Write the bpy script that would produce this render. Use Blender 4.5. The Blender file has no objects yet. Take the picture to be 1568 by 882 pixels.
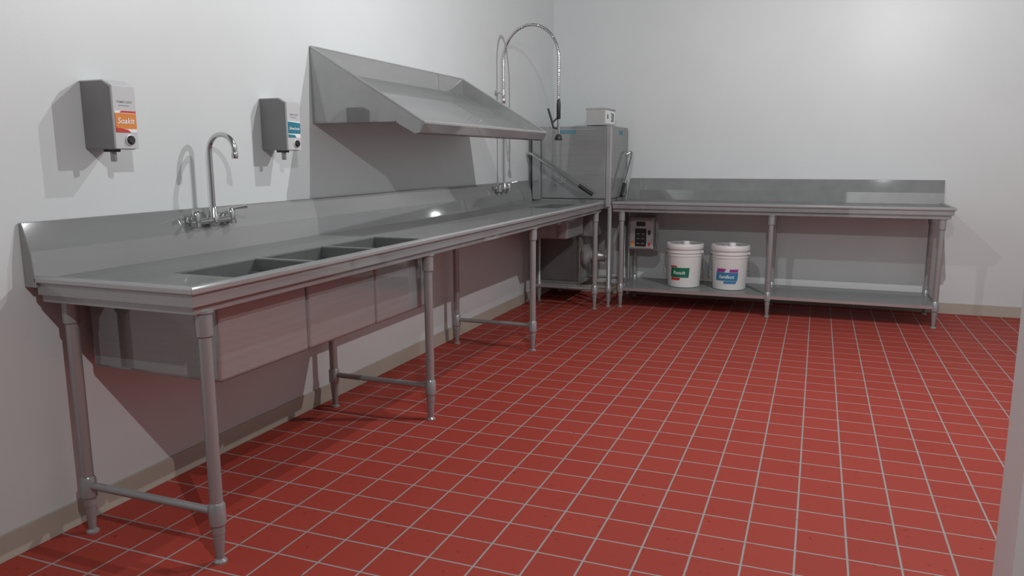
import bpy, bmesh, math, bisect
from mathutils import Vector, Matrix
sc=bpy.context.scene
sc.view_settings.view_transform='Standard'
sc.view_settings.look='None'
sc.view_settings.exposure=0.0
sc.view_settings.gamma=1.0

# ------------------------------------------------------------ materials
def newmat(name):
    m=bpy.data.materials.new(name); m.use_nodes=True
    nt=m.node_tree; b=nt.nodes['Principled BSDF']
    return m,nt,b
def noise_col(nt,b,c1,c2,scale=(1,1,1),ns=5.0,detail=3,bump=0.0,bscale=None):
    tc=nt.nodes.new('ShaderNodeTexCoord'); mp=nt.nodes.new('ShaderNodeMapping')
    mp.inputs['Scale'].default_value=scale
    nt.links.new(tc.outputs['Object'],mp.inputs['Vector'])
    n=nt.nodes.new('ShaderNodeTexNoise'); n.inputs['Scale'].default_value=ns; n.inputs['Detail'].default_value=detail
    nt.links.new(mp.outputs[0],n.inputs['Vector'])
    r=nt.nodes.new('ShaderNodeValToRGB')
    r.color_ramp.elements[0].position=.3; r.color_ramp.elements[1].position=.7
    r.color_ramp.elements[0].color=(*c1,1); r.color_ramp.elements[1].color=(*c2,1)
    nt.links.new(n.outputs['Fac'],r.inputs['Fac']); nt.links.new(r.outputs[0],b.inputs['Base Color'] if 'Base Color' in b.inputs else b.inputs['Color'])
    if bump:
        bp=nt.nodes.new('ShaderNodeBump'); bp.inputs['Strength'].default_value=bump; bp.inputs['Distance'].default_value=.002
        n2=nt.nodes.new('ShaderNodeTexNoise'); n2.inputs['Scale'].default_value=bscale or ns*4
        nt.links.new(mp.outputs[0],n2.inputs['Vector'])
        nt.links.new(n2.outputs['Fac'],bp.inputs['Height']); nt.links.new(bp.outputs[0],b.inputs['Normal'])
def mk(name,c1,c2=None,metal=0,rough=.5,scale=(1,1,1),ns=5,bump=0,bscale=None,spec=.5):
    m,nt,b=newmat(name)
    b.inputs['Metallic'].default_value=metal; b.inputs['Roughness'].default_value=rough
    b.inputs['Specular IOR Level'].default_value=spec
    noise_col(nt,b,c1,c2 or c1,scale,ns,3,bump,bscale)
    return m
def mksteel(name,c1,c2,scale,refl=.24,rough=.035,ns=9):
    """satin sheet steel: grey body with a clear, weak mirror layer"""
    m,nt,b=newmat(name); nt.nodes.remove(b)
    d=nt.nodes.new('ShaderNodeBsdfDiffuse'); g=nt.nodes.new('ShaderNodeBsdfAnisotropic')
    g.inputs['Color'].default_value=(.82,.83,.83,1); g.inputs['Roughness'].default_value=rough
    noise_col(nt,d,c1,c2,scale,ns,3)
    ms=nt.nodes.new('ShaderNodeMixShader'); ms.inputs[0].default_value=refl
    nt.links.new(d.outputs[0],ms.inputs[1]); nt.links.new(g.outputs[0],ms.inputs[2])
    out=[n for n in nt.nodes if n.type=='OUTPUT_MATERIAL'][0]
    nt.links.new(ms.outputs[0],out.inputs['Surface'])
    return m
M={}
M['wall']=mk('wall_paint',(.60,.625,.63),(.62,.645,.65),rough=.43,ns=3,bump=.10,bscale=90,spec=.6)
M['base']=mk('baseboard_vinyl',(.40,.365,.31),(.44,.40,.34),rough=.5,ns=4)
M['steel']=mksteel('brushed_steel',(.225,.226,.227),(.265,.266,.267),(1,.15,1))
M['steelp']=mksteel('brushed_steel_panel',(.222,.228,.23),(.246,.252,.254),(.3,.3,6))
M['rim']=mksteel('polished_rim_steel',(.30,.302,.304),(.33,.332,.334),(1,1,1),refl=.3,rough=.12)
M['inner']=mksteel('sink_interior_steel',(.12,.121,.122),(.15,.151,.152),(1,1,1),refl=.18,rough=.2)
M['tube']=mksteel('steel_tube',(.25,.253,.256),(.26,.263,.266),(1,1,1),refl=.2,rough=.25)
M['chrome']=mk('chrome',(.6,.6,.6),(.64,.64,.64),metal=1,rough=.18,ns=8)
M['dark']=mk('dark_steel',(.12,.12,.12),(.14,.14,.14),metal=.3,rough=.35,ns=9)
M['black']=mk('black_rubber',(.012,.012,.012),(.02,.02,.02),rough=.45,ns=20)
M['plastic']=mk('white_plastic',(.68,.68,.67),(.72,.72,.71),rough=.35,ns=6)
M['cover']=mk('dispenser_cover',(.50,.51,.52),(.54,.55,.56),rough=.35,ns=6)
M['housing']=mk('dispenser_housing',(.19,.19,.195),(.22,.22,.225),rough=.45,ns=6)
M['case']=mk('grey_case',(.36,.36,.36),(.40,.40,.40),rough=.4,ns=6)
M['orange']=mk('label_orange',(.66,.22,.03),(.70,.25,.04),rough=.4)
M['red']=mk('label_red',(.5,.03,.02),(.55,.04,.03),rough=.4)
M['white']=mk('label_white',(.80,.80,.80),(.84,.84,.84),rough=.4)
M['teal']=mk('label_teal',(.02,.19,.27),(.03,.22,.30),rough=.4)
M['green']=mk('label_green',(.005,.15,.08),(.01,.18,.10),rough=.4)
M['pink']=mk('label_magenta',(.30,.04,.26),(.34,.05,.30),rough=.4)
M['blue']=mk('label_blue',(.03,.19,.36),(.04,.22,.40),rough=.4)
M['grey']=mk('print_grey',(.25,.25,.27),(.28,.28,.3),rough=.5)
# quarry tile floor
m,nt,b=newmat('quarry_tile'); M['tile']=m
PITCH=.158
tc=nt.nodes.new('ShaderNodeTexCoord'); mp=nt.nodes.new('ShaderNodeMapping')
nt.links.new(tc.outputs['Object'],mp.inputs['Vector'])
br=nt.nodes.new('ShaderNodeTexBrick'); br.offset=0; br.squash=1
br.inputs['Scale'].default_value=1; br.inputs['Brick Width'].default_value=PITCH; br.inputs['Row Height'].default_value=PITCH
br.inputs['Mortar Size'].default_value=.0034; br.inputs['Mortar Smooth'].default_value=.1; br.inputs['Bias'].default_value=0
br.inputs['Color1'].default_value=(.325,.046,.032,1); br.inputs['Color2'].default_value=(.35,.051,.036,1)
br.inputs['Mortar'].default_value=(.32,.305,.30,1)
nt.links.new(mp.outputs[0],br.inputs['Vector'])
n=nt.nodes.new('ShaderNodeTexNoise'); n.inputs['Scale'].default_value=45; n.inputs['Detail'].default_value=4
nt.links.new(mp.outputs[0],n.inputs['Vector'])
rp=nt.nodes.new('ShaderNodeValToRGB'); rp.color_ramp.elements[0].position=.27; rp.color_ramp.elements[0].color=(.55,.5,.5,1)
rp.color_ramp.elements[1].position=.36; rp.color_ramp.elements[1].color=(1,1,1,1)
nt.links.new(n.outputs['Fac'],rp.inputs['Fac'])
mx=nt.nodes.new('ShaderNodeMix'); mx.data_type='RGBA'; mx.blend_type='MULTIPLY'; mx.inputs[0].default_value=1
nt.links.new(br.outputs['Color'],mx.inputs[6]); nt.links.new(rp.outputs[0],mx.inputs[7])
nt.links.new(mx.outputs[2],b.inputs['Base Color'])
b.inputs['Roughness'].default_value=.6; b.inputs['Specular IOR Level'].default_value=.15
bp=nt.nodes.new('ShaderNodeBump'); bp.inputs['Strength'].default_value=.3; bp.inputs['Distance'].default_value=.002; bp.invert=True
nt.links.new(br.outputs['Fac'],bp.inputs['Height']); nt.links.new(bp.outputs[0],b.inputs['Normal'])

# ------------------------------------------------------------ mesh helpers
def parent(name,loc=(0,0,0)):
    e=bpy.data.objects.new(name,None); e.empty_display_size=.1; sc.collection.objects.link(e); e.location=loc
    return e
def finish(bm,name,mat,par,smooth=False,bevel=0,seg=2):
    bmesh.ops.recalc_face_normals(bm,faces=bm.faces)
    me=bpy.data.meshes.new(name); bm.to_mesh(me); bm.free()
    o=bpy.data.objects.new(name,me); sc.collection.objects.link(o)
    me.materials.append(M[mat])
    if smooth:
        for p in me.polygons: p.use_smooth=True
        try: me.set_sharp_from_angle(angle=math.radians(40))
        except Exception: pass
    if bevel:
        md=o.modifiers.new('bevel','BEVEL'); md.width=bevel; md.segments=seg; md.limit_method='ANGLE'; md.angle_limit=.6
        md.harden_normals=False
    if par:
        o.parent=par; o.matrix_parent_inverse=Matrix.Translation(-par.location)
    return o
def box(name,a,b_,mat,par=None,bevel=.0):
    bm=bmesh.new()
    vs=[bm.verts.new((x,y,z)) for x in (a[0],b_[0]) for y in (a[1],b_[1]) for z in (a[2],b_[2])]
    for f in ((0,1,3,2),(4,6,7,5),(0,4,5,1),(2,3,7,6),(0,2,6,4),(1,5,7,3)): bm.faces.new([vs[i] for i in f])
    return finish(bm,name,mat,par,bevel=bevel)
def prism(name,poly,axis,a,b_,mat,par=None,bevel=0):
    """poly: 2D points; axis 'y' -> (x,z) points, extruded from y=a..b ; axis 'x' -> (y,z); 'z' -> (x,y)"""
    bm=bmesh.new()
    def P(p,t):
        return {'y':(p[0],t,p[1]),'x':(t,p[0],p[1]),'z':(p[0],p[1],t)}[axis]
    A=[bm.verts.new(P(p,a)) for p in poly]; B=[bm.verts.new(P(p,b_)) for p in poly]
    n=len(poly); bm.faces.new(A); bm.faces.new(B[::-1])
    for i in range(n): bm.faces.new((A[i],A[(i+1)%n],B[(i+1)%n],B[i]))
    return finish(bm,name,mat,par,bevel=bevel)
def mitred(name,prof,places,mat,par,bevel=0):
    """closed profile (inset d, z) swept over corner-mitred stations; places: list of fn(d)->(x,y)"""
    bm=bmesh.new()
    R=[[bm.verts.new((*f(d),z)) for d,z in prof] for f in places]
    n=len(prof)
    for a,b_ in zip(R,R[1:]):
        for k in range(n): bm.faces.new((a[k],a[(k+1)%n],b_[(k+1)%n],b_[k]))
    bm.faces.new(R[0]); bm.faces.new(R[-1][::-1])
    return finish(bm,name,mat,par,bevel=bevel)
def tube(name,pts,r,mat,par=None,seg=16,radii=None):
    pts=[Vector(p) for p in pts]; bm=bmesh.new(); rings=[]
    t0=(pts[1]-pts[0]).normalized()
    up=Vector((0,0,1)) if abs(t0.z)<.9 else Vector((0,1,0))
    nrm=(up-up.dot(t0)*t0).normalized()
    for i,p in enumerate(pts):
        t=(pts[min(i+1,len(pts)-1)]-pts[max(i-1,0)]).normalized()
        nrm=(nrm-nrm.dot(t)*t).normalized(); bn=t.cross(nrm)
        rr=radii[i] if radii else r
        rings.append([bm.verts.new(p+(nrm*math.cos(2*math.pi*k/seg)+bn*math.sin(2*math.pi*k/seg))*rr) for k in range(seg)])
    for a,b_ in zip(rings,rings[1:]):
        for k in range(seg): bm.faces.new((a[k],a[(k+1)%seg],b_[(k+1)%seg],b_[k]))
    bm.faces.new(rings[0][::-1]); bm.faces.new(rings[-1])
    return finish(bm,name,mat,par,smooth=True)
def lathe(name,prof,c,mat,par=None,axis='z',seg=32):
    """prof list of (r,t) along axis from centre c"""
    bm=bmesh.new(); rings=[]
    for r,t in prof:
        ring=[]
        for k in range(seg):
            a=2*math.pi*k/seg; u,v=r*math.cos(a),r*math.sin(a)
            q={'z':(u,v,t),'x':(t,u,v),'y':(u,t,v)}[axis]
            ring.append(bm.verts.new(Vector(q)+Vector(c)))
        rings.append(ring)
    for a,b_ in zip(rings,rings[1:]):
        for k in range(seg): bm.faces.new((a[k],a[(k+1)%seg],b_[(k+1)%seg],b_[k]))
    bm.faces.new(rings[0][::-1]); bm.faces.new(rings[-1])
    return finish(bm,name,mat,par,smooth=True)
def arc(c,r,a0,a1,n,plane='xz',y=0):
    out=[]
    for i in range(n+1):
        a=math.radians(a0+(a1-a0)*i/n); u,v=c[0]+r*math.cos(a),c[1]+r*math.sin(a)
        out.append((u,y,v) if plane=='xz' else (y,u,v))
    return out
def text(name,s,fn,width,height,mat,par,shear=0.0):
    """text mesh fitted into width x height, mapped through fn(u,v)->xyz with u,v centred"""
    cu=bpy.data.curves.new(name,'FONT'); cu.body=s; cu.shear=shear; cu.offset=.012; cu.resolution_u=3
    ob=bpy.data.objects.new(name+'_tmp',cu); sc.collection.objects.link(ob)
    bpy.context.view_layer.update()
    dg=bpy.context.evaluated_depsgraph_get()
    me=bpy.data.meshes.new_from_object(ob.evaluated_get(dg)); bpy.data.objects.remove(ob)
    xs=[v.co.x for v in me.vertices]; ys=[v.co.y for v in me.vertices]
    if not xs: return
    x0,x1,y0,y1=min(xs),max(xs),min(ys),max(ys)
    k=min(width/(x1-x0),height/(y1-y0))
    for v in me.vertices:
        v.co=Vector(fn((v.co.x-(x0+x1)/2)*k,(v.co.y-(y0+y1)/2)*k))
    me.materials.clear(); me.materials.append(M[mat]); me.name=name
    o=bpy.data.objects.new(name,me); sc.collection.objects.link(o)
    o.parent=par; o.matrix_parent_inverse=Matrix.Translation(-par.location)
    return o
def sheet(name,xs,ys,skip,z0,z1,mat,par):
    """horizontal plate with rectangular holes"""
    bm=bmesh.new(); V={}
    def v(i,j,z):
        if (i,j,z) not in V: V[(i,j,z)]=bm.verts.new((xs[i],ys[j],z))
        return V[(i,j,z)]
    solid={(i,j) for i in range(len(xs)-1) for j in range(len(ys)-1)}-set(skip)
    for i,j in solid:
        for z in (z0,z1): bm.faces.new((v(i,j,z),v(i+1,j,z),v(i+1,j+1,z),v(i,j+1,z)))
        for (di,dj,p,q) in ((-1,0,(i,j),(i,j+1)),(1,0,(i+1,j),(i+1,j+1)),(0,-1,(i,j),(i+1,j)),(0,1,(i,j+1),(i+1,j+1))):
            if (i+di,j+dj) not in solid:
                bm.faces.new((v(*p,z0),v(*q,z0),v(*q,z1),v(*p,z1)))
    return finish(bm,name,mat,par)

# ------------------------------------------------------------ room
D=7.07
box('floor',(-.12,-2,-.1),(5.72,D+.12,0),'tile')
box('wall_left',(-.12,-2,0),(0,D+.12,3.05),'wall')
box('wall_back',(0,D,0),(5.6,D+.12,3.05),'wall')
box('wall_front',(2.768,1.65,0),(5.6,1.80,3.05),'wall')
box('wall_right',(5.6,1.65,0),(5.72,D+.12,3.05),'wall')
box('baseboard_left',(0,-2,0),(.008,D-.008,.092),'base',bevel=.003)
box('baseboard_back',(0.0,D-.008,0),(5.6,D,.092),'base',bevel=.003)

# ------------------------------------------------------------ legs
def leg(par,x,y,top,n):
    lathe('leg_%s'%n,[(.0205,.10),(.0205,top-.005)],(x,y,0),'tube',par,seg=24)
    lathe('leg_socket_%s'%n,[(.021,top-.085),(.0265,top-.08),(.0265,top-.012),(.032,top-.008),(.032,top)],(x,y,0),'tube',par,seg=24)
    lathe('leg_foot_%s'%n,[(.0215,0),(.0215,.006),(.012,.014),(.0135,.03),(.0175,.075),(.0205,.128),(.0265,.132),(.0265,.195),(.0205,.205)],(x,y,0),'tube',par,seg=24)
# ------------------------------------------------------------ long sink counter
T=parent('three_compartment_sink_counter',(.35,4.0,0))
Y0,Y1=1.705,6.360; XF=.697
xs=[.045,.30,.36,.55,XF-.031]
ys=[Y0+.025,1.97,2.385,2.41,2.815,2.84,3.25,5.55,6.15,Y1]
holes=[(2,1),(3,1),(2,3),(3,3),(2,5),(3,5),(1,7),(2,7)]
sheet('counter_top',xs,ys,holes,.889,.897,'steel',T)
RIM=[(.032,.897),(.026,.908),(.006,.909),(0,.902),(0,.888),(.004,.884),(.032,.884)]
def rect(d0,d1,z0,z1): return [(d0,z0),(d1,z0),(d1,z1),(d0,z1)]
PL=[lambda d:(.045,Y0+d),lambda d:(XF-d,Y0+d),lambda d:(XF-d,Y1)]
mitred('rim',RIM,PL,'rim',T,bevel=.002)
mitred('apron',rect(.010,.018,.846,.886),PL,'steel',T,bevel=.001)
mitred('frame_channel',rect(.024,.075,.820,.850),PL,'steel',T,bevel=.002)
box('frame_channel_rear',(.045,Y0+.08,.822),(.09,Y1-.01,.852),'steel',T,bevel=.003)
prism('backsplash',[(.002,1.078),(.014,1.078),(.042,.985),(.052,.897),(.052,.870),(.002,.870)],'y',Y0,Y1,'steel',T,bevel=.002)
# bowls (outer shell + inner basins)
def basin(name,x0,x1,x1b,y0,y1,zt,zb,th=.003):
    bm=bmesh.new()
    def ring(x0,x1,y0,y1,z):
        return [bm.verts.new(p) for p in ((x0,y0,z),(x1,y0,z),(x1,y1,z),(x0,y1,z))]
    R=[ring(x0,x1,y0,y1,zt),ring(x0,x1b,y0,y1,zt-.035),ring(x0,x1b,y0,y1,zb+.02),ring(x0+.02,x1b-.02,y0+.02,y1-.02,zb)]
    for a,b_ in zip(R,R[1:]):
        for k in range(4): bm.faces.new((a[k],a[(k+1)%4],b_[(k+1)%4],b_[k]))
    bm.faces.new(R[-1])
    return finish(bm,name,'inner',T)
for i,(a,b_) in enumerate(((1.97,2.385),(2.41,2.815),(2.84,3.25))):
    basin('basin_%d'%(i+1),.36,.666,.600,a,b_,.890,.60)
    lathe('drain_%d'%(i+1),[(.03,0),(.045,.002),(.045,.006)],(.48,(a+b_)/2,.601),'chrome',T)
yy=[1.888,2.357,2.362,2.838,2.843,3.30]
for i in range(3):
    # open-topped shells so that the basins inside are really hollow
    x0,x1,y0,y1,zb,zt=.05,.612,yy[2*i],yy[2*i+1],.560,.850
    bm=bmesh.new()
    vs=[bm.verts.new((x,y,z)) for x in (x0,x1) for y in (y0,y1) for z in (zb,zt)]
    for f in ((0,1,3,2),(4,6,7,5),(0,4,5,1),(2,3,7,6),(0,2,6,4)): bm.faces.new([vs[k] for k in f])
    finish(bm,'bowl_shell_%d'%(i+1),'steelp',T,bevel=.014,seg=3)
# scrap sink near the machine
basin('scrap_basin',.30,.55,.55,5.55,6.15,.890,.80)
box('scrap_sink_shell',(.27,5.84,.632),(.535,6.30,.795),'steelp',T,bevel=.012)
box('scrap_trough_shell',(.285,5.53,.77),(.565,6.17,.799),'steelp',T,bevel=.006)
for i,yf_ in enumerate((1.786,3.247,4.717,6.25)):
    leg(T,.654,yf_,.826,'front_%d'%(i+1)); leg(T,.094,yf_,.826,'rear_%d'%(i+1))
    tube('cross_bar_%d'%(i+1),[(.094,yf_,.172),(.654,yf_,.172)],.0135,'tube',T)

# ------------------------------------------------------------ right work table
W=parent('stainless_work_table',(2.0,6.72,0))
X0,X1,YF=.765,3.315,6.375
box('table_top',(X0,YF+.02,.889),(X1-.02,D-.045,.897),'steel',W)
PW=[lambda d:(X0,YF+d),lambda d:(X1-d,YF+d),lambda d:(X1-d,D-.048)]
mitred('rim',RIM,PW,'rim',W,bevel=.002)
mitred('apron',rect(.010,.018,.850,.886),PW,'steel',W,bevel=.001)
mitred('frame_channel',rect(.026,.072,.820,.852),PW,'steel',W,bevel=.002)
box('frame_channel_rear',(X0+.02,D-.12,.822),(X1-.08,D-.07,.852),'steel',W,bevel=.003)
prism('backsplash',[(D-.002,1.087),(D-.014,1.087),(D-.042,.985),(D-.052,.897),(D-.052,.870),(D-.002,.870)],'x',X0,X1,'steel',W,bevel=.002)
for i,x in enumerate((.837,2.043,3.236)):
    leg(W,x,6.42,.826,'front_%d'%(i+1)); leg(W,x,6.97,.826,'rear_%d'%(i+1))
    box('frame_cross_%d'%(i+1),(x-.025,6.45,.830),(x+.025,6.95,.852),'steel',W)
box('under_shelf',(.815,6.40,.168),(3.255,6.99,.178),'steelp',W,bevel=.003)
box('under_shelf_lip',(.815,6.40,.148),(3.255,6.408,.172),'rim',W,bevel=.002)
box('under_shelf_lip_end',(3.247,6.40,.148),(3.255,6.99,.172),'steelp',W,bevel=.002)

# ------------------------------------------------------------ slanted shelf
S=parent('slanted_rack_shelf',(.3,4.17,1.5))
SY0,SY1=3.293,5.05
side=[(.002,1.820),(.622,1.448),(.628,1.440),(.612,1.402),(.575,1.394),(.49,1.438),(.47,1.455),(.002,1.456)]
prism('side_panel_near',side,'y',SY0,SY0+.008,'steel',S)
prism('side_panel_far',side,'y',SY1-.008,SY1,'steel',S)
prism('back_lip',[(.002,1.820),(.010,1.820),(.012,1.715),(.002,1.715)],'y',SY0+.008,SY1-.008,'steel',S)
prism('tray_floor',[(.002,1.722),(.575,1.398),(.575,1.390),(.002,1.712)],'y',SY0+.008,SY1-.008,'steel',S)
prism('front_lip',[(.575,1.390),(.608,1.396),(.632,1.440),(.625,1.450),(.612,1.446),(.600,1.408),(.575,1.400)],'y',SY0-.004,SY1+.004,'steel',S,bevel=.002)
tube('front_hem',[(.624,SY0-.003,1.447),(.624,SY1+.003,1.447)],.006,'rim',S,seg=12)
tube('back_hem',[(.007,SY0,1.820),(.007,SY1,1.820)],.005,'rim',S,seg=12)
tube('side_hem_near',[(.006,SY0+.002,1.819),(.620,SY0+.002,1.449)],.006,'rim',S,seg=12)
tube('side_hem_far',[(.006,SY1-.004,1.819),(.620,SY1-.004,1.449)],.006,'rim',S,seg=12)
for k,(a,b_) in enumerate(((SY0-.001,SY0+.035),(SY1-.035,SY1+.001))):
    box('side_foot_%d'%k,(.002,a,1.450),(.47,b_,1.455),'steel',S)

# ------------------------------------------------------------ dispensers
def dispenser(y,zt,kind):
    d=parent('soap_dispenser',(.07,y+.045,zt-.1))
    w=.090; X=.145; zb=zt-.226
    prism('housing',[(.001,zt),(.105,zt),(X,zt-.020),(X,zb),(.13,zb-.004),(.001,zb)],'y',y,y+w,'housing',d,bevel=.003)
    prism('front_cover',[(.002,zt+.003),(.106,zt+.003),(X+.003,zt-.017),(X+.003,zb-.001),(X-.006,zb-.001),(X-.006,zt-.022),(.104,zt-.002),(.002,zt-.002)],'y',y-.0015,y+w+.0015,'cover',d,bevel=.001)
    xf=X+.0035
    lz0,lz1=zt-.172,zt-.100
    box('label_base',(xf-.002,y+.002,lz0),(xf+.0006,y+w-.002,lz1),'white',d)
    if kind==0:
        box('label_band',(xf-.002,y+.002,lz0+.012),(xf+.0012,y+w-.002,lz1-.008),'orange',d)
        prism('label_stripe',[(y+.002,lz0),(y+w*.7,lz0),(y+w*.55,lz0+.009),(y+.002,lz0+.016)],'x',xf,xf+.0018,'red',d)
        prism('label_stripe_top',[(y+.02,lz1-.006),(y+w-.002,lz1-.006),(y+w-.002,lz1),(y+.03,lz1)],'x',xf,xf+.0018,'red',d)
        text('label_text','Soakit',lambda u,v:(xf+.0022,y+w/2+u,v+(lz0+lz1)/2+.003),.070,.034,'white',d,.2)
    else:
        prism('label_band',[(y+.002,lz0+.018),(y+w-.002,lz0+.018),(y+w-.002,lz1-.006),(y+.002,lz1-.002)],'x',xf,xf+.0012,'teal',d)
        prism('label_stripe',[(y+.002,lz0+.001),(y+w*.62,lz0+.001),(y+w*.52,lz0+.012),(y+.002,lz0+.014)],'x',xf,xf+.0018,'teal',d)
        text('label_text','SilverSoak',lambda u,v:(xf+.0022,y+w/2+u,v+(lz0+lz1)/2+.005),.074,.03,'white',d,.2)
    text('logo_text','PREMIER CLEAN',lambda u,v:(xf+.001,y+w/2+u,v+zt-.070),.062,.012,'grey',d)
    box('logo_line',(xf-.002,y+.022,zt-.083),(xf+.0008,y+w-.026,zt-.081),'grey',d)
    lathe('knob_ring',[(.019,0),(.019,.003),(.017,.004)],(xf,y+.056,zt-.198),'plastic',d,'x',24)
    lathe('knob',[(.0155,0),(.0155,.008),(.012,.012)],(xf,y+.056,zt-.198),'black',d,'x',24)
    box('pump_block',(.07,y+.012,zb-.012),(.12,y+.04,zb),'black',d,bevel=.002)
    lathe('nozzle',[(.009,-.045),(.010,-.04),(.010,-.01)],(.098,y+.028,zb),'tube',d,'z',20)
    return d
dispenser(1.978,1.540,0)
dispenser(2.90,1.542,1)

# ------------------------------------------------------------ faucets
def lever(par,n,p,d):
    p=Vector(p)
    lathe('valve_%s'%n,[(.022,-.030),(.022,-.012),(.018,-.008),(.018,.018),(.014,.030),(.008,.036)],p,'chrome',par,seg=20)
    tube('lever_%s'%n,[p+Vector((0,0,.028)),p+Vector((d[0]*.4,d[1]*.4,.034)),p+Vector((d[0],d[1],.040))],.006,'chrome',par,radii=[.005,.0055,.008])
def wall_body(par,x,yc,z):
    for k,s in enumerate((-1,1)):
        y=yc+s*.10
        tube('inlet_%d'%k,[(.034,y,z),(x,y,z)],.014,'chrome',par)
        lathe('flange_%d'%k,[(.027,.030),(.027,.036),(.016,.042)],(0,y,z),'chrome',par,'x',24)
        lever(par,str(k),(x,y,z+.008),(.060,s*.035))
    tube('bridge',[(x,yc-.10,z-.003),(x,yc+.10,z-.003)],.0125,'chrome',par)
    lathe('centre_hub',[(.016,-.028),(.021,-.020),(.021,.015),(.017,.022),(.017,.045),(.012,.055)],(x,yc,z),'chrome',par,seg=24)
F1=parent('gooseneck_faucet',(.06,2.505,1.03))
wall_body(F1,.060,2.503,1.030)
path=[(.060,2.503,1.04),(.060,2.503,1.2),(.060,2.503,1.30)]+arc((.124,1.310),.064,180,0,18,'xz',2.503)[0:]+[(.188,2.503,1.298)]
tube('spout',path,.0105,'chrome',F1)
lathe('aerator',[(.011,0),(.0125,.004),(.0125,.022),(.0105,.026)],(.188,2.503,1.278),'chrome',F1,seg=20)
F2=parent('pre_rinse_faucet',(.06,5.66,1.04))
FY=5.66
wall_body(F2,.068,FY,1.037)
tube('riser',[(.068,FY,1.04),(.068,FY,1.70)],.0105,'chrome',F2)
lathe('riser_coupling',[(.014,0),(.017,.005),(.017,.035),(.013,.045)],(.068,FY,1.69),'chrome',F2,seg=20)
tube('wall_bracket',[(.0,FY,1.770),(.068,FY,1.770)],.007,'chrome',F2)
lathe('bracket_flange',[(.022,.0),(.022,.006),(.010,.012)],(0,FY,1.770),'chrome',F2,'x',20)
lathe('bracket_clamp',[(.017,-.02),(.017,.02)],(.068,FY,1.770),'chrome',F2,seg=20)
hose=[(.068,FY,1.72),(.068,FY,1.85),(.069,FY,1.97)]+[(.292-.224*math.cos(math.radians(a)),FY,2.005+.256*math.sin(math.radians(a))) for a in range(0,181,10)]+[(.516,FY,1.9),(.516,FY,1.70)]
tube('hose',hose,.0085,'chrome',F2,seg=12)
coil=[]
N=900
hv=[Vector(p) for p in hose]; L=[0]
for a,b_ in zip(hv,hv[1:]): L.append(L[-1]+(b_-a).length)
def at(s):
    i=min(max(bisect.bisect(L,s)-1,0),len(hv)-2); t=(s-L[i])/(L[i+1]-L[i]); return hv[i].lerp(hv[i+1],t),(hv[i+1]-hv[i]).normalized()
for i in range(N):
    s=L[-1]*i/(N-1)*.999; p,t=at(s); nn=Vector((0,1,0)); bb=t.cross(nn); a=2*math.pi*i/10
    coil.append(p+(nn*math.cos(a)+bb*math.sin(a))*.0115)
tube('spring',coil,.0022,'chrome',F2,seg=5)
hx=.516
lathe('grip',[(.010,0),(.015,.01),(.016,.11),(.013,.14),(.010,.15)],(hx,FY,1.557),'black',F2,seg=20)
lathe('spray_neck',[(.010,0),(.012,.02),(.012,.12)],(hx,FY,1.45),'chrome',F2,seg=20)
lathe('spray_head',[(.027,0),(.029,.008),(.026,.025),(.014,.045)],(hx,FY,1.405),'black',F2,seg=24)
tube('trigger',[(hx,FY,1.49),(hx-.035,FY-.015,1.50),(hx-.05,FY-.02,1.56),(hx-.073,FY-.03,1.64)],.008,'black',F2)
tube('trigger_link',[(hx-.01,FY,1.57),(hx-.035,FY-.01,1.545),(hx-.048,FY-.017,1.525)],.006,'black',F2)

# ------------------------------------------------------------ dish machine
K=parent('pass_through_dishwasher',(.4,6.7,0))
mx0,mx1,my0,my1,mz=.04,.725,6.392,7.035,1.532
box('hood',(mx0,my0,.925),(mx1,my1,mz),'steelp',K,bevel=.006)
box('hood_cap',(mx0+.01,my0-.004,mz-.030),(mx1+.004,my1,mz+.004),'steelp',K,bevel=.003)
box('door_panel_left',(.135,my0-.014,.93),(.700,my0-.001,1.512),'steelp',K,bevel=.004)
box('door_panel_right',(mx1+.001,my0+.045,.93),(mx1+.014,my1-.02,1.512),'steelp',K,bevel=.004)
box('guide_post_left',(mx0+.005,my0-.022,.915),(.120,my0-.002,mz),'steelp',K,bevel=.004)
box('corner_post',(mx1-.022,my0-.020,.86),(mx1+.020,my0+.022,mz-.002),'rim',K,bevel=.006)
box('name_plate_left',(.285,my0-.0165,1.478),(.435,my0-.013,1.503),'teal',K)
text('name_text_left','WAREWASH',lambda u,v:(.36+u,my0-.0172,1.4905+v),.12,.014,'grey',K)
box('name_plate_right',(mx1+.013,6.68,1.470),(mx1+.0165,6.80,1.505),'teal',K)
text('name_text_right','WASH',lambda u,v:(mx1+.0172,6.74+u,1.4875+v),.08,.018,'grey',K)
box('deck',(mx0,my0,.845),(mx1,my1,.925),'steel',K,bevel=.004)
box('tank',(mx0+.06,my0+.02,.60),(mx1-.12,my1-.03,.846),'steelp',K,bevel=.01)
box('lower_cabinet',(mx0+.01,my0+.01,.178),(.482,my1-.02,.602),'steelp',K,bevel=.006)
box('cabinet_door',(mx0+.03,my0-.001,.21),(.465,my0+.010,.59),'dark',K,bevel=.003)
for i,(x,y) in enumerate(((.735,6.40),(.10,6.40),(.735,6.985),(.10,6.985))):
    lathe('stand_leg_%d'%i,[(.0215,0),(.0215,.006),(.012,.014),(.0175,.075),(.0205,.128),(.0265,.132),(.0265,.175),(.0195,.185),(.0195,.88)],(x,y,0),'tube',K,seg=24)
tube('stand_bar_front',[(.10,6.40,.165),(.735,6.40,.165)],.013,'tube',K)
tube('stand_bar_rear',[(.10,6.985,.165),(.735,6.985,.165)],.013,'tube',K)
tube('stand_bar_side',[(.735,6.40,.165),(.735,6.985,.165)],.013,'tube',K)
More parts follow.
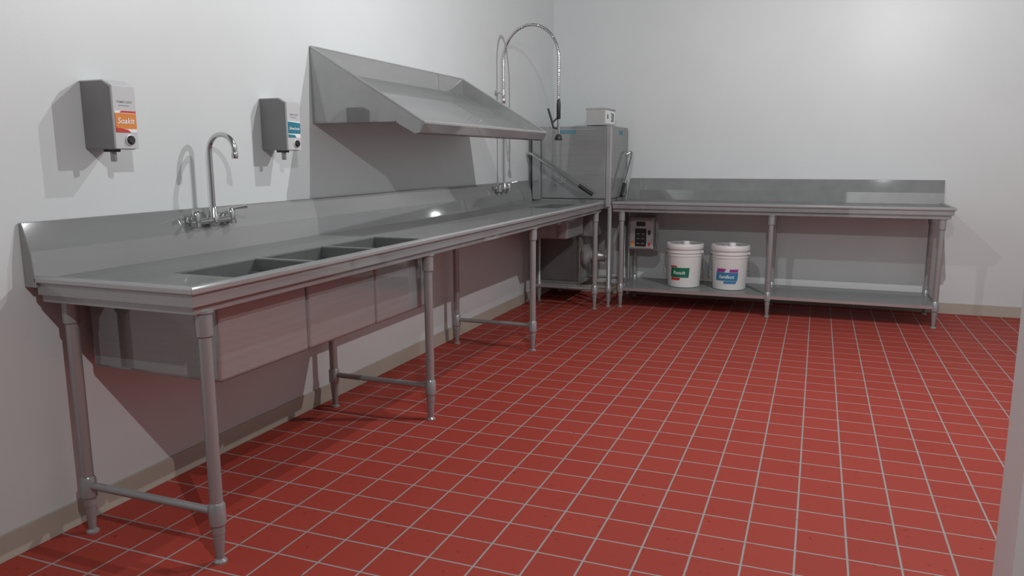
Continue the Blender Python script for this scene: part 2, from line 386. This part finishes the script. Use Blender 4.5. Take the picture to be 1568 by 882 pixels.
lathe('pump_flange',[(.05,0),(.098,.004),(.102,.012),(.102,.034),(.085,.042),(.070,.060),(.048,.066),(.048,.19),(.04,.20)],(.483,6.50,.425),'tube',K,'x',32)
tube('drain_pipe',[(.67,6.50,.425),(.70,6.50,.42),(.715,6.52,.38),(.715,6.55,.02)],.012,'tube',K)
tube('handle_left',[(.05,6.37,1.30),(.03,6.335,1.318),(.045,6.32,1.312),(.12,6.32,1.270),(.50,6.32,1.032),(.60,6.32,.970)],.011,'chrome',K)
tube('handle_left_grip',[(.485,6.32,1.041),(.605,6.32,.967)],.016,'black',K)
tube('handle_right',[(.735,6.99,1.30),(.77,7.0,1.322),(.79,6.975,1.315),(.79,6.93,1.265),(.79,6.63,.995),(.79,6.58,.950)],.011,'chrome',K)
tube('handle_right_grip',[(.79,6.685,1.045),(.79,6.575,.945)],.016,'black',K)
box('timer_box',(.505,6.45,mz+.012),(.668,6.79,1.685),'case',K,bevel=.004)
for i,(x,y) in enumerate(((.52,6.47),(.65,6.47),(.52,6.77),(.65,6.77))):
    lathe('timer_foot_%d'%i,[(.01,0),(.01,.012)],(x,y,mz+.003),'black',K,seg=12)
box('timer_lid',(.500,6.445,1.675),(.674,6.795,1.690),'case',K,bevel=.003)
box('timer_face',(.668,6.465,1.560),(.6705,6.775,1.670),'white',K)
text('timer_text','30',lambda u,v:(.6722,6.69+u,1.615+v),.12,.075,'black',K)
box('timer_led',(.668,6.51,1.60),(.672,6.55,1.635),'green',K)

# ------------------------------------------------------------ controller under table
Cc=parent('chemical_feed_controller',(.92,6.80,.6))
box('back_plate',(.80,6.86,.445),(1.07,6.875,.785),'case',Cc,bevel=.004)
box('case',(.83,6.745,.470),(1.045,6.862,.755),'case',Cc,bevel=.008)
box('front_cover',(.842,6.735,.482),(1.033,6.748,.743),'case',Cc,bevel=.005)
box('display_panel',(.885,6.731,.495),(.985,6.737,.655),'black',Cc,bevel=.002)
box('top_display',(.895,6.731,.675),(.975,6.737,.715),'black',Cc,bevel=.002)
for i in range(3):
    for j in range(2):
        box('display_text_%d_%d'%(i,j),(.900+j*.042,6.7295,.52+i*.042),(.925+j*.042,6.7315,.526+i*.042),'grey',Cc)
box('switch',(1.0,6.728,.60),(1.022,6.737,.64),'black',Cc,bevel=.002)
box('warning_label',(.850,6.733,.50),(.874,6.7355,.54),'orange',Cc)
box('status_label',(1.0,6.733,.50),(1.022,6.7355,.53),'red',Cc)
tube('conduit',[(.80,6.80,.80),(.86,6.80,.815),(1.03,6.80,.815),(1.062,6.80,.79),(1.062,6.80,.50),(1.04,6.80,.46)],.007,'tube',Cc)
tube('feed_pipe',[(.815,6.80,.80),(.815,6.80,.20)],.009,'tube',Cc)

# ------------------------------------------------------------ buckets
def bucket(x,y,kind):
    z=.179
    b=parent('plastic_bucket',(x,y,z))
    lathe('pail',[(.126,0),(.133,.004),(.135,.012),(.146,.265),(.150,.267),(.150,.275),(.146,.277),(.147,.292),(.154,.294),(.154,.302),(.148,.304),(.149,.325),(.149,.345)],(x,y,z),'plastic',b,seg=48)
    lathe('lid',[(.150,.326),(.158,.328),(.160,.342),(.158,.366),(.153,.372),(.146,.372),(.142,.360),(.06,.360),(.055,.366),(.045,.366)],(x,y,z),'plastic',b,seg=48)
    lathe('lid_cap',[(.030,.360),(.030,.388),(.026,.394)],(x+.02,y-.05,z),'plastic',b,seg=24)
    tube('bail_handle',[(x+.157,y-.005,z+.30),(x+.168,y-.005,z+.23),(x+.164,y+.02,z+.15),(x+.10,y+.125,z+.13),(x,y+.165,z+.13),(x-.10,y+.125,z+.13),(x-.164,y+.02,z+.15),(x-.168,y-.005,z+.23),(x-.157,y-.005,z+.30)],.003,'tube',b,seg=8)
    for s in (-1,1): lathe('ear_%d'%(s+1),[(.014,-.004),(.014,.010)],(x+s*.150,y,z+.298),'plastic',b,'x',16)
    def R(zz): return .135+(.011)*(zz-.012)/.253
    def patch(nm,u0,u1,z0,z1,mat,off,sk=0.0):
        bm=bmesh.new(); n=14; A=[];B=[]
        for i in range(n+1):
            t=i/n
            for (zz,arr,s) in ((z0,A,0),(z1,B,sk)):
                u=u0+(u1-u0)*t+s; a=math.radians(-93)+u/.142; r=R(zz)+off
                arr.append(bm.verts.new((x+r*math.cos(a),y+r*math.sin(a),z+zz)))
        for i in range(n): bm.faces.new((A[i],A[i+1],B[i+1],B[i]))
        finish(bm,nm,mat,b)
    def tx(nm,s,uc,zc,w,h,mat):
        def fn(u,v):
            a=math.radians(-93)+(uc+u)/.142; zz=zc+v; r=R(zz)+.0022
            return (x+r*math.cos(a),y+r*math.sin(a),z+zz)
        text(nm,s,fn,w,h,mat,b,.2)
    if kind==0:
        patch('label_band',-.095,.070,.088,.172,'green',.0012,.006)
        patch('label_stripe_low',-.095,-.01,.064,.085,'red',.0012,.01)
        patch('label_stripe_high',-.095,-.03,.175,.188,'red',.0012)
        tx('label_text','Result',-.012,.130,.105,.038,'white')
    else:
        patch('label_band',-.10,.09,.080,.150,'blue',.0012,.006)
        patch('label_stripe_low',-.03,.075,.056,.077,'blue',.0012,.01)
        patch('label_stripe_high',-.095,-.02,.153,.182,'pink',.0012,.015)
        patch('label_stripe_side',.02,.09,.153,.178,'pink',.0012,.005)
        tx('label_text','Sanifect',-.003,.115,.13,.036,'white')
bucket(1.335,6.665,0)
bucket(1.715,6.665,1)

# ------------------------------------------------------------ lights
def lamp(x,y,z,w):
    l=bpy.data.lights.new('ceiling_light','POINT'); l.energy=w; l.shadow_soft_size=.012
    o=bpy.data.objects.new('ceiling_light',l); o.location=(x,y,z); sc.collection.objects.link(o)
lamp(2.44,.42,2.61,118)
lamp(3.1,4.2,2.8,158)
lamp(1.4,3.4,2.7,56)
w=bpy.data.worlds.new('world'); sc.world=w; w.use_nodes=True
w.node_tree.nodes['Background'].inputs[0].default_value=(.95,.985,1,1)
w.node_tree.nodes['Background'].inputs[1].default_value=.13

# ------------------------------------------------------------ camera
f,th,ps,ro=1178.04,.1685,.3764,-.0032
Fw=Vector((-math.sin(ps)*math.cos(th),math.cos(ps)*math.cos(th),-math.sin(th)))
R=Vector((math.cos(ps),math.sin(ps),0)); U=R.cross(Fw)
R2=R*math.cos(ro)+U*math.sin(ro); U2=-R*math.sin(ro)+U*math.cos(ro)
cd=bpy.data.cameras.new('camera'); cd.sensor_width=36; cd.lens=36*f/1568; cd.clip_start=.05
co=bpy.data.objects.new('camera',cd); sc.collection.objects.link(co)
mt=Matrix((R2,U2,-Fw)).transposed().to_4x4(); mt.translation=Vector((2.3705,0,1.28)); co.matrix_world=mt
sc.camera=co
